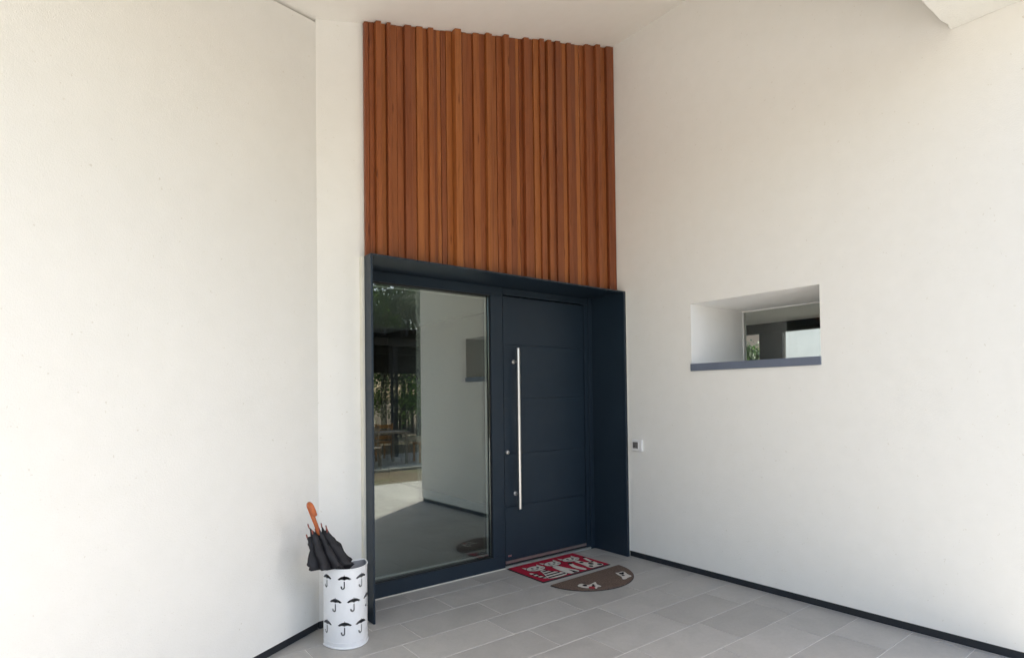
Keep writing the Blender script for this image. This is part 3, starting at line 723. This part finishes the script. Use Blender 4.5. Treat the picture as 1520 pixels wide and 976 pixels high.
# ---------------------------------------------------------------- garden across from the door (seen in the glass)
pad = bx(4.9, 8.6, -6.4, -3.35, -0.098, -0.045).build('garden_paving', 'pave'); tag(pad, 'pale garden paving under the table', None, None, 'structure')
kb = bx(3.0, 4.86, -3.1, -2.98, -0.099, -0.03).build('path_edging', 'pave'); tag(kb, 'pale stone edging strip across the dry lawn', 'edging')
gt = thing('garden_table', (5.95, -4.3, -0.045), 'weathered garden table in front of the dark pergola', 'table')
bx(5.45, 6.45, -4.75, -3.95, 0.66, 0.70).build('table_top', 'garden_wood', gt, False, 0.006)
for sx in (5.52, 6.38):
    for sy in (-4.68, -4.02): bx(sx-.025, sx+.025, sy-.025, sy+.025, -0.045, 0.66).build('leg', 'garden_wood', gt)
def chair(x, y, rz, m_, label):
    t = thing('garden_chair', (x, y, -0.045), label, 'chair', 'garden chairs'); t.rotation_euler.z = rz
    def part(nm, *a):
        o = bx(*a).mesh(nm, m_, False, 0.004); o = link(nm, o); o.parent = t
    part('seat', -.24, .24, -.24, .24, .42, .455)
    for sx in (-.21, .21):
        part('leg', sx-.02, sx+.02, -.23, -.19, 0, .419); part('leg', sx-.02, sx+.02, .19, .23, 0, .90)
    for k in range(3): part('back_slat', -.188, .188, .20, .222, .52+.13*k, .61+.13*k)
    return t
chair(5.35, -3.75, rad(200), 'garden_wood', 'weathered garden chair at the near corner of the table')
chair(6.95, -4.15, rad(-80), 'orange_wood', 'honey coloured garden chair at the table end')
chair(6.3, -5.2, rad(0), 'orange_wood', 'honey coloured garden chair behind the table')
chair(5.2, -4.9, rad(60), 'garden_wood', 'weathered garden chair by the purple shrub')

pg = thing('pergola', (7.5, -6.5, -0.1), 'dark timber pergola over the garden table', 'pergola')
for px in (5.0, 6.95, 9.2, 11.6):
    for py in (-5.7, -10.9): bx(px-.07, px+.07, py-.07, py+.07, -0.1, 2.82 if py > -10 else 2.3495).build('post', 'pergola', pg)
for py in (-5.7, -8.3, -10.9): bx(3.9, 12.6, py-.05, py+.05, 2.8205 if py > -10 else 2.35, 3.02).build('beam', 'pergola', pg)
k = 0; xx = 4.0
while xx < 12.5:
    bx(xx-.035, xx+.035, -11.4, -5.1, 3.0205, 3.18).build('rafter', 'pergola', pg); xx += 0.6
yy = -11.35
while yy < -5.2:
    bx(3.9, 12.6, yy, yy+0.165, 3.181, 3.21).build('slat', 'pergola', pg); yy += 0.19

def tree(name, loc, h, rx, rz, leaf, label, n=5200, seed=1, size=.16, trunk=.14, low=.25):
    r = random.Random(seed)
    t = thing(name, loc, label, 'tree' if 'shrub' not in name and 'hedge' not in name else 'shrub')
    x, y, z = loc
    tb = MB(); zc = z+h-rz; path = []
    for i in range(7):
        u = i/6; path.append((x+.12*math.sin(u*4+seed)*u, y+.12*math.cos(u*3+seed)*u, z-.05+(h*0.8)*u))
    tb.tube(path, [trunk*(1.15-0.95*i/6) for i in range(7)], 10)
    clumps = []
    for k in range(16):
        a = r.uniform(0, 2*math.pi); e = r.uniform(-.75, 1); rr_ = r.uniform(.45, .95)
        c = Vector((x+rx*rr_*math.cos(a)*math.sqrt(max(0, 1-e*e*.8)), y+rx*rr_*math.sin(a)*math.sqrt(max(0, 1-e*e*.8)), zc+rz*e*.85)); clumps.append((c, r.uniform(.28, .52)*rx))
        s0 = Vector(path[r.randint(2, 5)]); mid = (s0+c)/2+Vector((0, 0, .1*rx))
        tb.tube([s0, mid, c], [trunk*.38, trunk*.25, .012], 6)
    tb.build('trunk', 'bark', t, True)
    v = []; f = []
    for i in range(n):
        c, cr = clumps[r.randrange(len(clumps))]
        d = Vector((r.gauss(0, 1), r.gauss(0, 1), r.gauss(0, .8))).normalized()*cr*r.uniform(.35, 1.05)
        p_ = c+d; nrm = (d.normalized()+Vector((r.uniform(-.7, .7), r.uniform(-.7, .7), r.uniform(-.2, .9)))).normalized()
        a_ = nrm.orthogonal().normalized(); b_ = nrm.cross(a_); s = size*r.uniform(.6, 1.25); o = len(v)
        v += [p_-a_*s*.5, p_+b_*s*.28, p_+a_*s*.5, p_-b_*s*.28]; f.append((o, o+1, o+2, o+3))
    me = bpy.data.meshes.new('crown'); me.from_pydata([tuple(q) for q in v], [], f); me.materials.append(M[leaf]); me.update()
    link('crown', me, t)
    return t
tree('broadleaf_tree', (8.4, -14.4, -.1), 7.5, 2.6, 3.0, 'leafA', 'tall bright green tree right behind the pergola', 3600, 1)
tree('broadleaf_tree', (12.6, -15.2, -.1), 8.5, 2.9, 3.8, 'leafB', 'dark tree behind the pergola end', 3800, 2)
tree('silver_tree', (12.0, -13.3, -.1), 6.5, 1.9, 2.9, 'leafC', 'silvery grey leaved tree beside the pergola end post', 3600, 3, .12)
tree('broadleaf_tree', (10.0, -17.0, -.1), 10.5, 3.4, 4.8, 'leafA', 'tallest pale green tree at the back of the garden', 7000, 5, .22)
tree('broadleaf_tree', (5.2, -13.5, -.1), 9.0, 3.0, 4.0, 'leafB', 'dark rounded tree behind the purple shrub', 6500, 6, .2)
tree('broadleaf_tree', (14.0, -18.5, -.1), 11.5, 3.6, 5.2, 'leafB', 'very tall dark tree at the far garden boundary', 6500, 8, .24)
tree('purple_shrub', (6.2, -7.6, -.1), 1.5, .9, .75, 'leafD', 'low purple leaved shrub behind the garden table', 3500, 7, .09, .04)
tree('green_shrub', (8.5, -12.6, -.1), 2.3, 1.3, .95, 'leafA', 'bright green bushy shrub behind the pergola posts', 3000, 9, .10, .05)
tree('green_shrub', (10.9, -12.9, -.1), 2.3, 1.4, 1.1, 'leafA', 'mid green bushy shrub beside the silver tree', 2300, 10, .12, .05)

tree('boundary_shrub', (16.5, -21.0, -.1), 8.0, 3.4, 4.0, 'leafB', 'large dark shrub at the far boundary', 7000, 36, .26, .09)

# ---------------------------------------------------------------- beyond the slot window
hs = thing('beige_house', (18.5, 11.5, -.1), 'beige rendered neighbouring house seen through the slot window', 'house')
bx(16.0, 21, 8.75, 14.5, -.1, 3.9).build('wall', 'beige', hs)
MB().add([(15.6, 8.3, 3.9), (21.4, 8.3, 3.9), (21.4, 15, 3.9), (15.6, 15, 3.9), (18.5, 9.6, 5.6), (18.5, 13.6, 5.6)], [(0, 1, 4), (1, 2, 5, 4), (2, 3, 5), (3, 0, 4, 5), (3, 2, 1, 0)]).build('roof', 'rooftile', hs)
for yy in (10.4, 12.6):
    wn = bx(15.96, 15.999, yy, yy+1.0, 1.0, 2.3).build('window', 'white', hs)
    pn = bx(15.94, 15.959, yy+.08, yy+.92, 1.08, 2.22).build('pane', 'pane_dark', hs)
    pn.parent = wn; pn.matrix_parent_inverse = Matrix.Translation(hs.location).inverted()@Matrix.Translation(hs.location)
tree('hedge_shrub', (13.4, 7.95, -.1), 2.75, 0.95, 1.4, 'leafB', 'dark green hedge bush in front of the beige house', 5000, 21, .12, .06)
